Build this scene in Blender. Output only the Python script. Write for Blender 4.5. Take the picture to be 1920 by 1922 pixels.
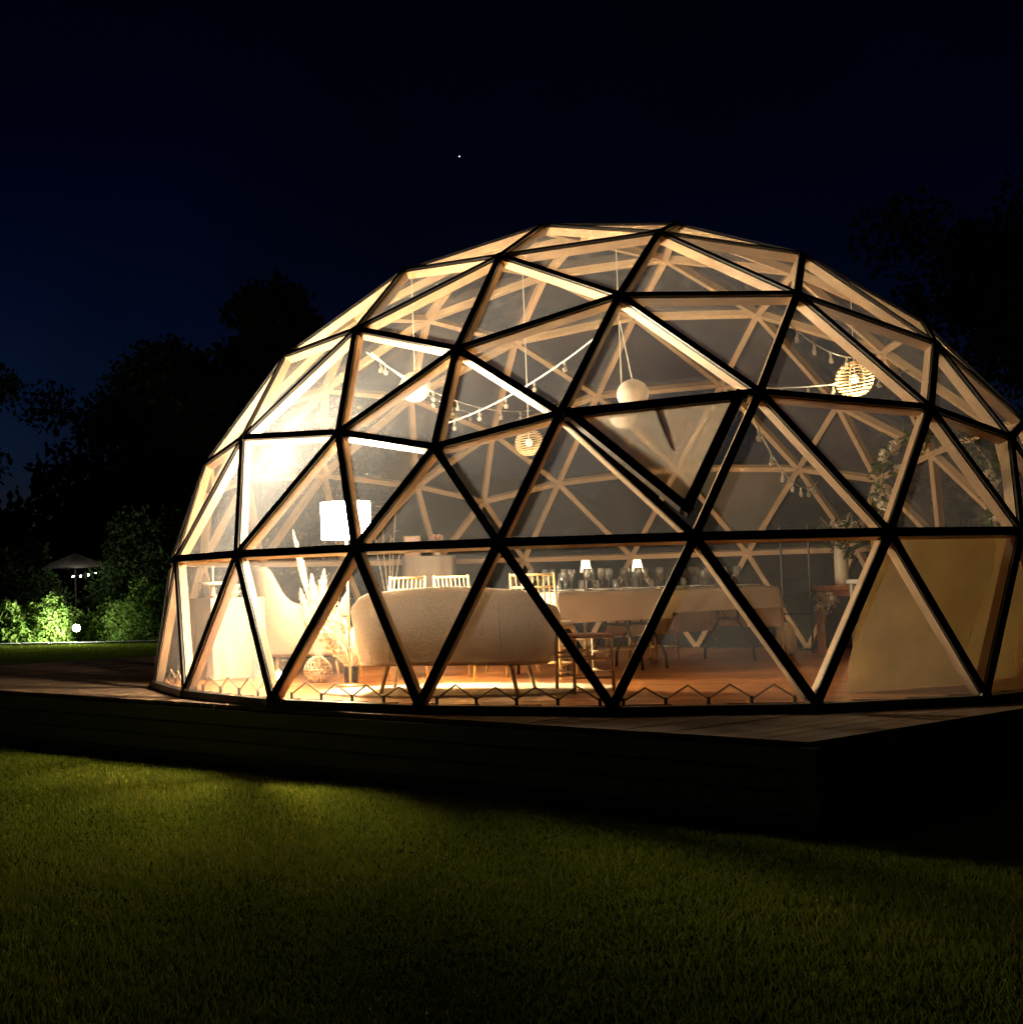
import bpy, bmesh, math, random
import numpy as np
from mathutils import Vector, Matrix
random.seed(7); rng = np.random.default_rng(7)
rad = math.radians
for o in list(bpy.data.objects): bpy.data.objects.remove(o)
scn = bpy.context.scene
col = scn.collection

# ------------------------------------------------------------------ camera
cam_d = bpy.data.cameras.new('camera'); cam = bpy.data.objects.new('camera', cam_d); col.objects.link(cam)
cam_d.sensor_fit = 'HORIZONTAL'; cam_d.sensor_width = 36; cam_d.lens = 50.06
cam_d.shift_x = 0.2989; cam_d.shift_y = 0.0
cam_d.clip_start = .1; cam_d.clip_end = 2000
yaw, pitch, roll = rad(-9.4827), rad(3.02), rad(-1.4161)
fw = Vector((math.cos(pitch)*math.sin(yaw), math.cos(pitch)*math.cos(yaw), math.sin(pitch)))
rt = Vector((math.cos(yaw), -math.sin(yaw), 0)); up = rt.cross(fw)
r2 = rt*math.cos(roll)+up*math.sin(roll); u2 = -rt*math.sin(roll)+up*math.cos(roll)
cam.matrix_world = Matrix(((r2.x,u2.x,-fw.x,-1.3814),(r2.y,u2.y,-fw.y,-14.0537),(r2.z,u2.z,-fw.z,.8699),(0,0,0,1)))
scn.camera = cam

# ------------------------------------------------------------------ night sky, moonlight, exposure
world = bpy.data.worlds.new('World'); scn.world = world; world.use_nodes = True
wn = world.node_tree.nodes; wl = world.node_tree.links
for n in list(wn): wn.remove(n)
sky = wn.new('ShaderNodeTexSky'); sky.sky_type = 'NISHITA'; sky.sun_disc = False
sky.sun_elevation = rad(-6.5); sky.sun_rotation = rad(-16); sky.altitude = 0; sky.air_density = 1.0; sky.dust_density = .3; sky.ozone_density = 4.0
bg = wn.new('ShaderNodeBackground'); bg.inputs['Strength'].default_value = .039
wo = wn.new('ShaderNodeOutputWorld'); wtc = wn.new('ShaderNodeTexCoord'); wno = wn.new('ShaderNodeTexNoise'); wno.inputs['Scale'].default_value = 2.6; wno.inputs['Detail'].default_value = 5; wl.new(wtc.outputs['Generated'], wno.inputs['Vector'])
wmr = wn.new('ShaderNodeMapRange'); wmr.inputs[1].default_value = .3; wmr.inputs[2].default_value = .7; wmr.inputs[3].default_value = .45; wmr.inputs[4].default_value = 1.35; wl.new(wno.outputs['Fac'], wmr.inputs[0])
wvm = wn.new('ShaderNodeVectorMath'); wvm.operation = 'SCALE'; wl.new(sky.outputs[0], wvm.inputs[0]); wl.new(wmr.outputs[0], wvm.inputs['Scale']); wl.new(wvm.outputs[0], bg.inputs[0]); wl.new(bg.outputs[0], wo.inputs[0])   # thin uneven haze
sun_d = bpy.data.lights.new('moonlight', 'SUN'); sun_d.energy = .0003; sun_d.angle = rad(.5); sun_d.color = (.8,.88,1)
sun = bpy.data.objects.new('moonlight', sun_d); col.objects.link(sun); sun.rotation_euler = (rad(50), 0, rad(-40))
vs = scn.view_settings; vs.view_transform = 'Standard'; vs.look = 'None'; vs.gamma = 1; vs.exposure = 4.1; vs.use_curve_mapping = False
cy = scn.cycles
cy.use_denoising = True; cy.max_bounces = 8; cy.diffuse_bounces = 4; cy.glossy_bounces = 3; cy.transmission_bounces = 6
cy.transparent_max_bounces = 40; cy.sample_clamp_indirect = 12; cy.caustics_reflective = False; cy.caustics_refractive = False
cy.use_light_tree = True

# ------------------------------------------------------------------ materials
def nt(name):
    m = bpy.data.materials.new(name); m.use_nodes = True
    t = m.node_tree; b = t.nodes['Principled BSDF']; return m, t, b
def setp(b, **k):
    for a, v in k.items():
        s = b.inputs.get(a.replace('_', ' '))
        if s is not None: s.default_value = v
def noise_col(t, b, c1, c2, scale=5, stretch=None, detail=4, coords='Object', lo=.35, hi=.65):
    tc = t.nodes.new('ShaderNodeTexCoord'); no = t.nodes.new('ShaderNodeTexNoise'); rp = t.nodes.new('ShaderNodeValToRGB')
    no.inputs['Scale'].default_value = scale; no.inputs['Detail'].default_value = detail
    src = tc.outputs[coords]
    if stretch:
        mp = t.nodes.new('ShaderNodeMapping'); mp.inputs['Scale'].default_value = stretch; t.links.new(src, mp.inputs[0]); src = mp.outputs[0]
    t.links.new(src, no.inputs['Vector']); t.links.new(no.outputs['Fac'], rp.inputs[0])
    rp.color_ramp.elements[0].position = lo; rp.color_ramp.elements[1].position = hi
    rp.color_ramp.elements[0].color = (*c1, 1); rp.color_ramp.elements[1].color = (*c2, 1)
    if b: t.links.new(rp.outputs[0], b.inputs['Base Color'])
    return no, rp, src
def bump(t, b, src, scale, strength, dist=.01, detail=3):
    no = t.nodes.new('ShaderNodeTexNoise'); no.inputs['Scale'].default_value = scale; no.inputs['Detail'].default_value = detail
    bp = t.nodes.new('ShaderNodeBump'); bp.inputs['Strength'].default_value = strength; bp.inputs['Distance'].default_value = dist
    t.links.new(src, no.inputs['Vector']); t.links.new(no.outputs['Fac'], bp.inputs['Height']); t.links.new(bp.outputs[0], b.inputs['Normal'])
def mat(name, c1, c2=None, rough=.6, scale=6, stretch=None, metal=0, bmp=None, coords='Object', spec=.5, lo=.35, hi=.65):
    m, t, b = nt(name); c2 = c2 or tuple(x*.8 for x in c1)
    no, rp, src = noise_col(t, b, c1, c2, scale, stretch, 4, coords, lo, hi)
    setp(b, Roughness=rough, Metallic=metal); b.inputs['Specular IOR Level'].default_value = spec
    if bmp: bump(t, b, src, *bmp)
    return m
def per_object_tint(m, amt=.25):
    t = m.node_tree; b = t.nodes['Principled BSDF']; l = b.inputs['Base Color'].links[0]; src = l.from_socket
    oi = t.nodes.new('ShaderNodeObjectInfo'); mr = t.nodes.new('ShaderNodeMapRange'); mr.inputs[3].default_value = 1-amt; mr.inputs[4].default_value = 1+amt
    hv = t.nodes.new('ShaderNodeHueSaturation'); t.links.new(oi.outputs['Random'], mr.inputs[0]); t.links.new(mr.outputs[0], hv.inputs['Value'])
    t.links.new(src, hv.inputs['Color']); t.links.new(hv.outputs[0], b.inputs['Base Color'])
def two_sided(name, c1, c2, trans=.4, rough=.8, scale=8, gloss=0):
    m, t, b = nt(name); out = t.nodes['Material Output']; no, rp, src = noise_col(t, None, c1, c2, scale)
    d = t.nodes.new('ShaderNodeBsdfDiffuse'); tr = t.nodes.new('ShaderNodeBsdfTranslucent'); mx = t.nodes.new('ShaderNodeMixShader'); mx.inputs[0].default_value = trans
    t.links.new(rp.outputs[0], d.inputs[0]); t.links.new(rp.outputs[0], tr.inputs[0]); t.links.new(d.outputs[0], mx.inputs[1]); t.links.new(tr.outputs[0], mx.inputs[2])
    t.nodes.remove(b); t.links.new(mx.outputs[0], out.inputs[0]); return m
def film(name, scatter, tint=(.93,.92,.90), scol=(.82,.80,.76), gloss=.5, grough=.06, trans=.5, nscale=9):
    m, t, b = nt(name); out = t.nodes['Material Output']; t.nodes.remove(b); N = t.nodes.new; L = t.links.new
    tp = N('ShaderNodeBsdfTransparent'); tp.inputs[0].default_value = (*tint, 1)
    d = N('ShaderNodeBsdfDiffuse'); d.inputs[0].default_value = (*scol, 1); tr = N('ShaderNodeBsdfTranslucent'); tr.inputs[0].default_value = (*scol, 1)
    a = N('ShaderNodeMixShader'); a.inputs[0].default_value = trans; L(d.outputs[0], a.inputs[1]); L(tr.outputs[0], a.inputs[2])
    tc = N('ShaderNodeTexCoord'); no = N('ShaderNodeTexNoise'); no.inputs['Scale'].default_value = nscale; no.inputs['Detail'].default_value = 6; L(tc.outputs['Object'], no.inputs['Vector'])
    mr = N('ShaderNodeMapRange'); mr.inputs[1].default_value = .3; mr.inputs[2].default_value = .7; mr.inputs[3].default_value = scatter*.95; mr.inputs[4].default_value = scatter*1.05; L(no.outputs['Fac'], mr.inputs[0])
    oi = N('ShaderNodeObjectInfo'); m2 = N('ShaderNodeMapRange'); m2.inputs[3].default_value = .82; m2.inputs[4].default_value = 1.22; L(oi.outputs['Random'], m2.inputs[0])
    sm_ = N('ShaderNodeTexNoise'); sm_.inputs['Scale'].default_value = 1.7; sm_.inputs['Detail'].default_value = 2; L(tc.outputs['Object'], sm_.inputs['Vector'])
    m3 = N('ShaderNodeMapRange'); m3.inputs[1].default_value = .35; m3.inputs[2].default_value = .65; m3.inputs[3].default_value = .88; m3.inputs[4].default_value = 1.14; L(sm_.outputs['Fac'], m3.inputs[0])
    q1 = N('ShaderNodeMath'); q1.operation = 'MULTIPLY'; L(m2.outputs[0], q1.inputs[0]); L(m3.outputs[0], q1.inputs[1]); q2 = N('ShaderNodeMath'); q2.operation = 'MULTIPLY'; L(q1.outputs[0], q2.inputs[0]); L(mr.outputs[0], q2.inputs[1])
    s = N('ShaderNodeMixShader'); L(q2.outputs[0], s.inputs[0]); L(tp.outputs[0], s.inputs[1]); L(a.outputs[0], s.inputs[2])
    fr = N('ShaderNodeFresnel'); fr.inputs[0].default_value = 1.45; mu = N('ShaderNodeMath'); mu.operation = 'MULTIPLY'; mu.inputs[1].default_value = gloss; L(fr.outputs[0], mu.inputs[0])
    g = N('ShaderNodeBsdfGlossy'); g.inputs['Roughness'].default_value = grough
    wv = N('ShaderNodeTexNoise'); wv.inputs['Scale'].default_value = 3; L(tc.outputs['Object'], wv.inputs['Vector'])
    bp = N('ShaderNodeBump'); bp.inputs['Strength'].default_value = .06; bp.inputs['Distance'].default_value = .05; L(wv.outputs['Fac'], bp.inputs['Height']); L(bp.outputs[0], g.inputs['Normal'])
    f = N('ShaderNodeMixShader'); L(mu.outputs[0], f.inputs[0]); L(s.outputs[0], f.inputs[1]); L(g.outputs[0], f.inputs[2])
    L(f.outputs[0], out.inputs[0]); return m
def emit(name, colr, strength):
    m, t, b = nt(name); setp(b, Roughness=.5); b.inputs['Base Color'].default_value = (*colr, 1)
    b.inputs['Emission Color'].default_value = (*colr, 1); b.inputs['Emission Strength'].default_value = strength; return m

M = {}
M['pine'] = mat('pine_wood', (.60,.42,.25), (.48,.325,.185), .5, 3, (12,12,1.2), bmp=(60,.08), lo=.3, hi=.7); per_object_tint(M['pine'], .12)
M['black'] = mat('black_cap', (.010,.010,.011), (.016,.015,.015), .42, 20)
M['film'] = film('clear_film', .105, (.93,.92,.90), (.66,.68,.71), .16)
M['frost'] = film('frosted_sheet', .42, (.9,.87,.8), (.80,.74,.62), .6, .08, .6)
M['canvas'] = two_sided('canvas', (.38,.27,.10), (.30,.20,.07), .36, scale=2.2)
M['floor'] = mat('floor_board', (.48,.19,.06), (.35,.13,.038), .30, 4, (1.2,14,14), bmp=(30,.06), lo=.3, hi=.7); per_object_tint(M['floor'], .22)
M['deck'] = mat('deck_board', (.20,.125,.075), (.13,.08,.05), .7, 4, (1,16,16), bmp=(40,.3), lo=.3, hi=.7); per_object_tint(M['deck'], .3)
M['fascia'] = mat('fascia_board', (.32,.28,.22), (.22,.19,.15), .75, 4, (1,14,14), bmp=(40,.3)); per_object_tint(M['fascia'], .25)
M['soil'] = mat('lawn_soil', (.045,.060,.014), (.026,.034,.010), 1.0, 3, bmp=(40,.6,.03), spec=0)
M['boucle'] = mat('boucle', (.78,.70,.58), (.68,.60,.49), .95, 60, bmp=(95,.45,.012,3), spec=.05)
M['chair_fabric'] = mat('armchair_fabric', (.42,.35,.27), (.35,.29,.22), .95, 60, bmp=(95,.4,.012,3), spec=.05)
M['seat'] = mat('seat_fabric', (.70,.63,.53), (.62,.55,.45), .95, 60, bmp=(120,.6,.01), spec=.1)
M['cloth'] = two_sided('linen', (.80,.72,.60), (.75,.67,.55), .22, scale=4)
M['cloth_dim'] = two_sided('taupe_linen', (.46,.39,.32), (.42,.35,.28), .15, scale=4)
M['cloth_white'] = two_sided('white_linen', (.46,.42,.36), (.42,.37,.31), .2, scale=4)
M['gold'] = mat('gold_wood', (.72,.52,.24), (.62,.43,.18), .38, 20)
M['oak'] = mat('oak', (.55,.36,.19), (.45,.28,.14), .5, 5, (10,10,1))
M['metal'] = mat('black_metal', (.02,.019,.018), (.03,.028,.026), .45, 30)
M['shade'] = film('lamp_shade', .96, (.95,.90,.78), (.95,.91,.80), .05, .4, .92, 40)
M['brass'] = mat('brass', (.60,.45,.22), (.5,.37,.18), .35, 10, metal=.8)
M['paper'] = two_sided('paper', (.80,.76,.70), (.76,.71,.64), .5, scale=10)
M['wicker'] = mat('wicker', (.58,.43,.25), (.45,.32,.17), .7, 30)
M['pampas'] = two_sided('pampas', (.86,.74,.56), (.74,.60,.42), .45, scale=25)
M['stem'] = mat('dry_stem', (.60,.47,.30), (.45,.34,.2), .8, 20)
M['ceramic'] = mat('cream_ceramic', (.72,.62,.46), (.66,.55,.40), .4, 6)
M['plate'] = mat('white_china', (.80,.76,.70), (.76,.72,.66), .25, 6)
M['glass'] = film('drinking_glass', .20, (.95,.95,.94), (.85,.85,.82), 2.4, .03, .5, 30)
M['clearglass'] = film('clear_glass', .04, (.96,.96,.95), (.85,.85,.82), 1.2, .03, .5, 30)
M['cable'] = mat('white_cable', (.74,.70,.60), (.7,.65,.55), .5, 20)
M['bulbglass'] = film('bulb_glass', .35, (.95,.93,.88), (.85,.80,.70), 1.0, .05, .5, 40)
M['rope'] = mat('cord', (.42,.32,.18), (.33,.24,.13), .8, 60)
M['rug'] = mat('cream_rug', (.76,.66,.48), (.66,.56,.38), .95, 25, bmp=(90,1,.02), spec=.1)
M['redwood'] = mat('red_stained_wood', (.42,.14,.055), (.32,.10,.04), .45, 4, (8,8,1))
M['petal'] = two_sided('petal', (.80,.75,.64), (.72,.66,.52), .4, scale=30)
M['pinkpetal'] = two_sided('pink_petal', (.72,.48,.40), (.66,.40,.33), .4, scale=30)
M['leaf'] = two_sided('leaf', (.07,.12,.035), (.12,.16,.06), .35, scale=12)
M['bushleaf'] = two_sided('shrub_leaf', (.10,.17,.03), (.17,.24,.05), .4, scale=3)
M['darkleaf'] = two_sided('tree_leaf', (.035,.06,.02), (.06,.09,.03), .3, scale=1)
M['bark'] = mat('bark', (.08,.06,.045), (.05,.04,.03), .9, 8, bmp=(20,.6,.03))
M['stone'] = mat('pale_edging_stone', (.45,.44,.40), (.32,.31,.28), .85, 5, bmp=(30,.5))
M['parasol'] = two_sided('parasol_canvas', (.30,.26,.22), (.26,.22,.18), .3, scale=3)
M['wood_grey'] = mat('grey_step_wood', (.24,.21,.16), (.17,.15,.12), .8, 4, (1,12,12))
M['pinksign'] = mat('pink_sign_board', (.70,.50,.44), (.66,.46,.40), .6, 3)
def grass_material():
    m, t, b = nt('grass_blades'); out = t.nodes['Material Output']; N = t.nodes.new; L = t.links.new
    at = N('ShaderNodeAttribute'); at.attribute_name = 'tone'; rp = N('ShaderNodeValToRGB'); L(at.outputs['Fac'], rp.inputs[0])
    e = rp.color_ramp.elements; e[0].position = 0; e[0].color = (.10,.135,.012,1); e[1].position = 1; e[1].color = (.36,.30,.07,1)
    k = e.new(.45); k.color = (.165,.215,.021,1); k = e.new(.8); k.color = (.215,.245,.028,1)
    t.nodes.remove(b); d = N('ShaderNodeBsdfDiffuse'); tr = N('ShaderNodeBsdfTranslucent'); mx = N('ShaderNodeMixShader'); mx.inputs[0].default_value = .55
    L(rp.outputs[0], d.inputs[0]); L(rp.outputs[0], tr.inputs[0]); L(d.outputs[0], mx.inputs[1]); L(tr.outputs[0], mx.inputs[2]); L(mx.outputs[0], out.inputs[0]); return m
M['grass'] = grass_material()

# ------------------------------------------------------------------ mesh helpers
class MB:
    def __init__(s): s.v = []; s.f = []
    def add(s, v, f):
        n = len(s.v); s.v += [tuple(p) for p in v]; s.f += [tuple(i+n for i in q) for q in f]; return s
    def box(s, c, size, ax=None):
        ax = ax or (Vector((1,0,0)), Vector((0,1,0)), Vector((0,0,1))); c = Vector(c); h = [x/2 for x in size]; v = []
        for i in (-1,1):
            for j in (-1,1):
                for k in (-1,1): v.append(c+ax[0]*h[0]*i+ax[1]*h[1]*j+ax[2]*h[2]*k)
        return s.add(v, [(0,1,3,2),(4,6,7,5),(0,4,5,1),(2,3,7,6),(0,2,6,4),(1,5,7,3)])
    def prism(s, poly, z0, z1):
        n = len(poly); v = [(x,y,z0) for x,y in poly]+[(x,y,z1) for x,y in poly]
        return s.add(v, [tuple(range(n))[::-1], tuple(range(n,2*n))]+[(i,(i+1)%n,n+(i+1)%n,n+i) for i in range(n)])
    def lathe(s, prof, n=16, c=(0,0,0), flute=0, nf=0):
        v = []; f = []
        for r, z in prof:
            for k in range(n):
                a = 2*math.pi*k/n; q = r*(1+flute*math.cos(nf*a)) if nf else r
                v.append((c[0]+q*math.cos(a), c[1]+q*math.sin(a), c[2]+z))
        for i in range(len(prof)-1):
            for k in range(n): f.append((i*n+k, i*n+(k+1)%n, (i+1)*n+(k+1)%n, (i+1)*n+k))
        return s.add(v, f)
    def tube(s, path, r, n=6, closed=False, cap=True):
        P = [Vector(p) for p in path]; m = len(P); rr = r if isinstance(r, (list,tuple)) else [r]*m
        nrm = None; v = []; f = []
        for i in range(m):
            a = P[(i-1)%m] if (closed or i>0) else P[i]; b = P[(i+1)%m] if (closed or i<m-1) else P[i]
            d = (b-a).normalized()
            if nrm is None:
                nrm = d.orthogonal().normalized()
            else:
                nrm = nrm-d*nrm.dot(d)
                nrm = nrm.normalized() if nrm.length > 1e-6 else d.orthogonal().normalized()
            bn = d.cross(nrm)
            for k in range(n):
                t = 2*math.pi*k/n; v.append(P[i]+(nrm*math.cos(t)+bn*math.sin(t))*rr[i])
        for i in range(m if closed else m-1):
            j = (i+1)%m
            for k in range(n): f.append((i*n+k, i*n+(k+1)%n, j*n+(k+1)%n, j*n+k))
        if cap and not closed: f += [tuple(range(n))[::-1], tuple(range((m-1)*n, m*n))]
        return s.add(v, f)
    def sphere(s, c, r, n=10, m=6):
        prof = [(max(1e-4, r*math.sin(math.pi*i/m)), -r*math.cos(math.pi*i/m)) for i in range(m+1)]
        return s.lathe(prof, n, c)
    def mesh(s, name):
        me = bpy.data.meshes.new(name); me.from_pydata(s.v, [], s.f); me.update(); return me
def link(name, me, mt, parent=None, loc=None, rotz=0, smooth=False):
    o = bpy.data.objects.new(name, me); col.objects.link(o)
    if mt and not me.materials: me.materials.append(M[mt])
    if parent: o.parent = parent
    if loc: o.location = loc
    if rotz: o.rotation_euler.z = rotz
    if smooth: me.polygons.foreach_set('use_smooth', [True]*len(me.polygons))
    return o
def obj(name, mb, mt, parent=None, loc=None, rotz=0, smooth=False): return link(name, mb.mesh(name), mt, parent, loc, rotz, smooth)
def tag(o, label, cat, group=None):
    o['label'] = label; o['category'] = cat
    if group: o['group'] = group
    return o
def thing(name, label, cat, loc=(0,0,0), rotz=0, group=None):
    o = bpy.data.objects.new(name, None); col.objects.link(o); o.empty_display_size = .1; o.location = loc; o.rotation_euler.z = rotz
    return tag(o, label, cat, group)
def struct(o): o['kind'] = 'structure'; return o
def stuff(o): o['kind'] = 'stuff'; return o
def dup(root, loc, rotz, label=None):
    r = root.copy(); col.objects.link(r); r.location = loc; r.rotation_euler.z = rotz
    if label: r['label'] = label
    for ch in list(root.children):
        c = ch.copy(); col.objects.link(c); c.parent = r
        for g in list(ch.children):
            d = g.copy(); col.objects.link(d); d.parent = c
    return r
def bevel(o, w=.01, seg=2):
    md = o.modifiers.new('bevel', 'BEVEL'); md.width = w; md.segments = seg; md.limit_method = 'ANGLE'; return o
def sm(x): x = max(0, min(1, x)); return x*x*(3-2*x)
def light(name, kind, energy, colr, loc, parent=None, radius=.05):
    d = bpy.data.lights.new(name, kind); d.energy = energy; d.color = colr
    if kind in ('POINT','SPOT'): d.shadow_soft_size = radius
    o = bpy.data.objects.new(name, d); col.objects.link(o); o.location = loc
    if parent: o.parent = parent
    return o

# ------------------------------------------------------------------ ground and deck
G = -.55
DK = -.06
corner = Vector((.56,-5.77)); dl = Vector((-.791,.612)); dr = Vector((.685,.729))
gm = MB(); S_ = 400
n = 40; xs = np.linspace(-1,1,n+1)
gv = [(S_*np.sign(x)*abs(x)**3, 60+S_*np.sign(y)*abs(y)**3, G) for y in xs for x in xs]
gm.add(gv, [(j*(n+1)+i, j*(n+1)+i+1, (j+1)*(n+1)+i+1, (j+1)*(n+1)+i) for j in range(n) for i in range(n)])
lawn = struct(obj('lawn', gm, 'soil'))

deck = struct(bpy.data.objects.new('deck', None)); col.objects.link(deck)
PW = .145
for i in range(82):
    a0 = .004+i*PW
    L1 = 9.6+random.uniform(-.02,.02)
    if i < 1: L1 = 5.2
    s0 = corner+dl*a0; s1 = corner+dl*(a0+PW-.006)
    # boards run back from the front edge; the ones beyond the dome's left end stop at the far lawn edge
    if a0 > 6: L1 = max(2.2, min(L1, 7.4))
    e0 = s0+dr*L1; e1 = s1+dr*L1
    dz = random.uniform(-.0015,.0015)
    obj('plank', MB().prism([s0[:],s1[:],e1[:],e0[:]][::-1], DK-.028, DK+dz), 'deck', deck)
def boards(p0, dirv, length, nrm, name='fascia_board', hs=.125):
    ax = (Vector((*dirv,0)), Vector((*nrm,0)), Vector((0,0,1)))
    for k in range(4):
        zc = DK-.034-hs*(k+.5)
        c = Vector((*p0,0))+ax[0]*(length/2)+ax[1]*(.012+random.uniform(-.002,.002))
        o = obj(name, MB().box((c.x,c.y,zc), (length, .024, hs-.008), ax), 'fascia', deck); bevel(o, .004, 1)
boards(corner+dl*.03, dl, 11.6, Vector((-.612,-.791)))
boards(corner+dr*.03, dr, 2.55, Vector((.729,-.685)))
ax = (Vector((*dl,0)), Vector((-.612,-.791,0)), Vector((0,0,1)))
obj('corner_post', MB().box((corner.x,corner.y,DK-.03-.25), (.09,.09,.50), ax), 'fascia', deck)
# dark joist skirt behind the boards so that nothing shows under the deck
sk = MB()
for p0, dv, ln, nr in ((corner, dl, 11.6, Vector((.612,.791))), (corner, dr, 2.55, Vector((-.729,.685)))):
    c = p0+dv*(ln/2)+nr*.06; sk.box((c.x,c.y,DK-.05-.24), (ln-.1,.05,.46), (Vector((*dv,0)), Vector((*nr,0)), Vector((0,0,1))))
obj('joist', sk, 'fascia', deck)

# ------------------------------------------------------------------ geodesic dome
R = 4.2
def ico_dome(nf=4):
    V = [(0,0,1)]; s = 1/5**.5; c = 2/5**.5
    for k in range(5): V.append((c*math.cos(2*math.pi*k/5), c*math.sin(2*math.pi*k/5), s))
    for k in range(5): V.append((c*math.cos(2*math.pi*(k+.5)/5), c*math.sin(2*math.pi*(k+.5)/5), -s))
    V = np.array(V); F = []
    for k in range(5):
        a = 1+k; b = 1+(k+1)%5; d = 6+k; e = 6+(k+1)%5; F += [(0,a,b),(a,d,b),(b,d,e)]
    P = []; key = {}; T = []
    def idx(p):
        p = p/np.linalg.norm(p); k = tuple(np.round(p,4)+0.0)
        if k not in key: key[k] = len(P); P.append(p)
        return key[k]
    for a,b,c in F:
        A,B,C = V[a],V[b],V[c]; g = {}
        for i in range(nf+1):
            for j in range(nf+1-i): g[i,j] = idx((A*(nf-i-j)+B*i+C*j)/nf)
        for i in range(nf):
            for j in range(nf-i):
                T.append((g[i,j],g[i+1,j],g[i,j+1]))
                if i+j < nf-1: T.append((g[i+1,j],g[i+1,j+1],g[i,j+1]))
    CL = [(26.3,.276,26.3,.268),(8.8,.251,7.85,.268),(36,.526,36,.512),(16,.502,13.9,.487),(0,.447,0,.441),(22.4,.724,22.2,.716),(0,.658,0,.630),(36,.894,36,.885),(0,.851,0,.849)]
    Q = []
    for p in P:
        z = p[2]; a = math.degrees(math.atan2(p[1],p[0])); k = round(a/72); r = a-72*k
        for ca,cz,na,nz in CL:
            if abs(abs(r)-ca) < .6 and abs(z-cz) < .012: r = math.copysign(na,r); z = nz; break
        h = math.sqrt(max(0,1-z*z)); t = rad(-112.233+72*k+r)
        Q.append(Vector((h*math.cos(t), h*math.sin(t), z))*R)
    T = [t for t in T if min(P[i][2] for i in t) > -1e-4]
    return Q, T
HV, HT = ico_dome()
used = sorted({i for t in HT for i in t})
edges = sorted({tuple(sorted((t[i],t[(i+1)%3]))) for t in HT for i in range(3)})
dome = thing('geodesic_dome', 'large geodesic dome of pine struts with black caps and clear film panes on the deck', 'dome', (0,0,0))
SW, SD, CW = .056, .070, .063
for a, b in edges:
    A, B = HV[a], HV[b]; d = (B-A).normalized(); mid = (A+B)/2
    if A.z < .01 and B.z < .01: continue
    nrm = (mid-d*mid.dot(d)).normalized(); sd = d.cross(nrm).normalized(); ln = (B-A).length
    me = MB().box((0,0,0), (SW, SD, ln-.05)).mesh('strut')
    o = link('strut', me, 'pine', dome)
    rot = Matrix((sd, nrm, sd.cross(nrm))).transposed()
    o.matrix_local = Matrix.Translation(mid-nrm*(SD/2+.006)) @ rot.to_4x4()
    cw = CW if mid.z < 1.2 else .057
    cme = MB().box((0, SD/2+.006+.012, 0), (cw, .015, ln-.06)).mesh('cap')
    link('cap', cme, 'black', o)
hubme = MB().lathe([(.001,.018),(.040,.018),(.048,.014),(.048,-.004),(.001,-.004)], 12).mesh('hub')
coreme = MB().lathe([(.001,-.008),(.047,-.008),(.047,-.073),(.001,-.073)], 6).mesh('hub_core')
for i in used:
    p = HV[i]; nrm = p.normalized(); q = Vector((0,0,1)).rotation_difference(nrm)
    h = link('hub', hubme, 'black', dome); h.matrix_local = Matrix.Translation(p+nrm*.008) @ q.to_matrix().to_4x4()
    if p.z > .05:
        c = link('hub_core', coreme, 'pine', h)
# ring at the base
base = [i for i in used if HV[i].z < .01]
base.sort(key=lambda i: math.atan2(HV[i].y, HV[i].x))
nb = len(base)
for k in range(nb):
    A, B = HV[base[k]], HV[base[(k+1)%nb]]; d = (B-A).normalized(); sd = Vector((d.y,-d.x,0))
    c = (A+B)/2
    o = obj('base_rail', MB().box((c.x,c.y,-.027), ((B-A).length-.01, .09, .062), (d, sd, Vector((0,0,1)))), 'black', dome)
def tri_key(pts):
    best = None
    for t in HT:
        c = (HV[t[0]]+HV[t[1]]+HV[t[2]])/3; dd = (c-Vector(pts)).length
        if best is None or dd < best[0]: best = (dd, t)
    return best[1]
front_vent = None
for t in HT:
    c = (HV[t[0]]+HV[t[1]]+HV[t[2]])/3
    if (c-Vector((.207,-3.723,1.777))).length < .25: front_vent = t
back_vent = tri_key((2.02,3.13,1.77))
for t in HT:
    if t == front_vent: continue
    P3 = [HV[i] for i in t]; c = sum(P3, Vector())/3
    nrm = (P3[1]-P3[0]).cross(P3[2]-P3[0]).normalized()
    if nrm.dot(c) < 0: nrm = -nrm; P3 = [P3[0],P3[2],P3[1]]
    if t == back_vent:
        me = MB().add([p*.985+c*.015+nrm*.002-c*0 for p in P3], [(0,1,2)])
        o = obj('vent_window', me, 'frost', dome); o['label'] = 'pale frosted vent pane at the back of the dome'
        continue
    # a film pane sags very slightly: split in four with a small dent
    m01, m12, m20 = (P3[0]+P3[1])/2, (P3[1]+P3[2])/2, (P3[2]+P3[0])/2
    cen = c-nrm*random.uniform(.0,.012)
    pts = [p-nrm*.002 for p in (P3[0],m01,P3[1],m12,P3[2],m20)]+[cen]
    me = MB().add(pts, [(i,(i+1)%6,6) for i in range(6)])
    obj('pane', me, 'film', dome, smooth=False)
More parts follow.
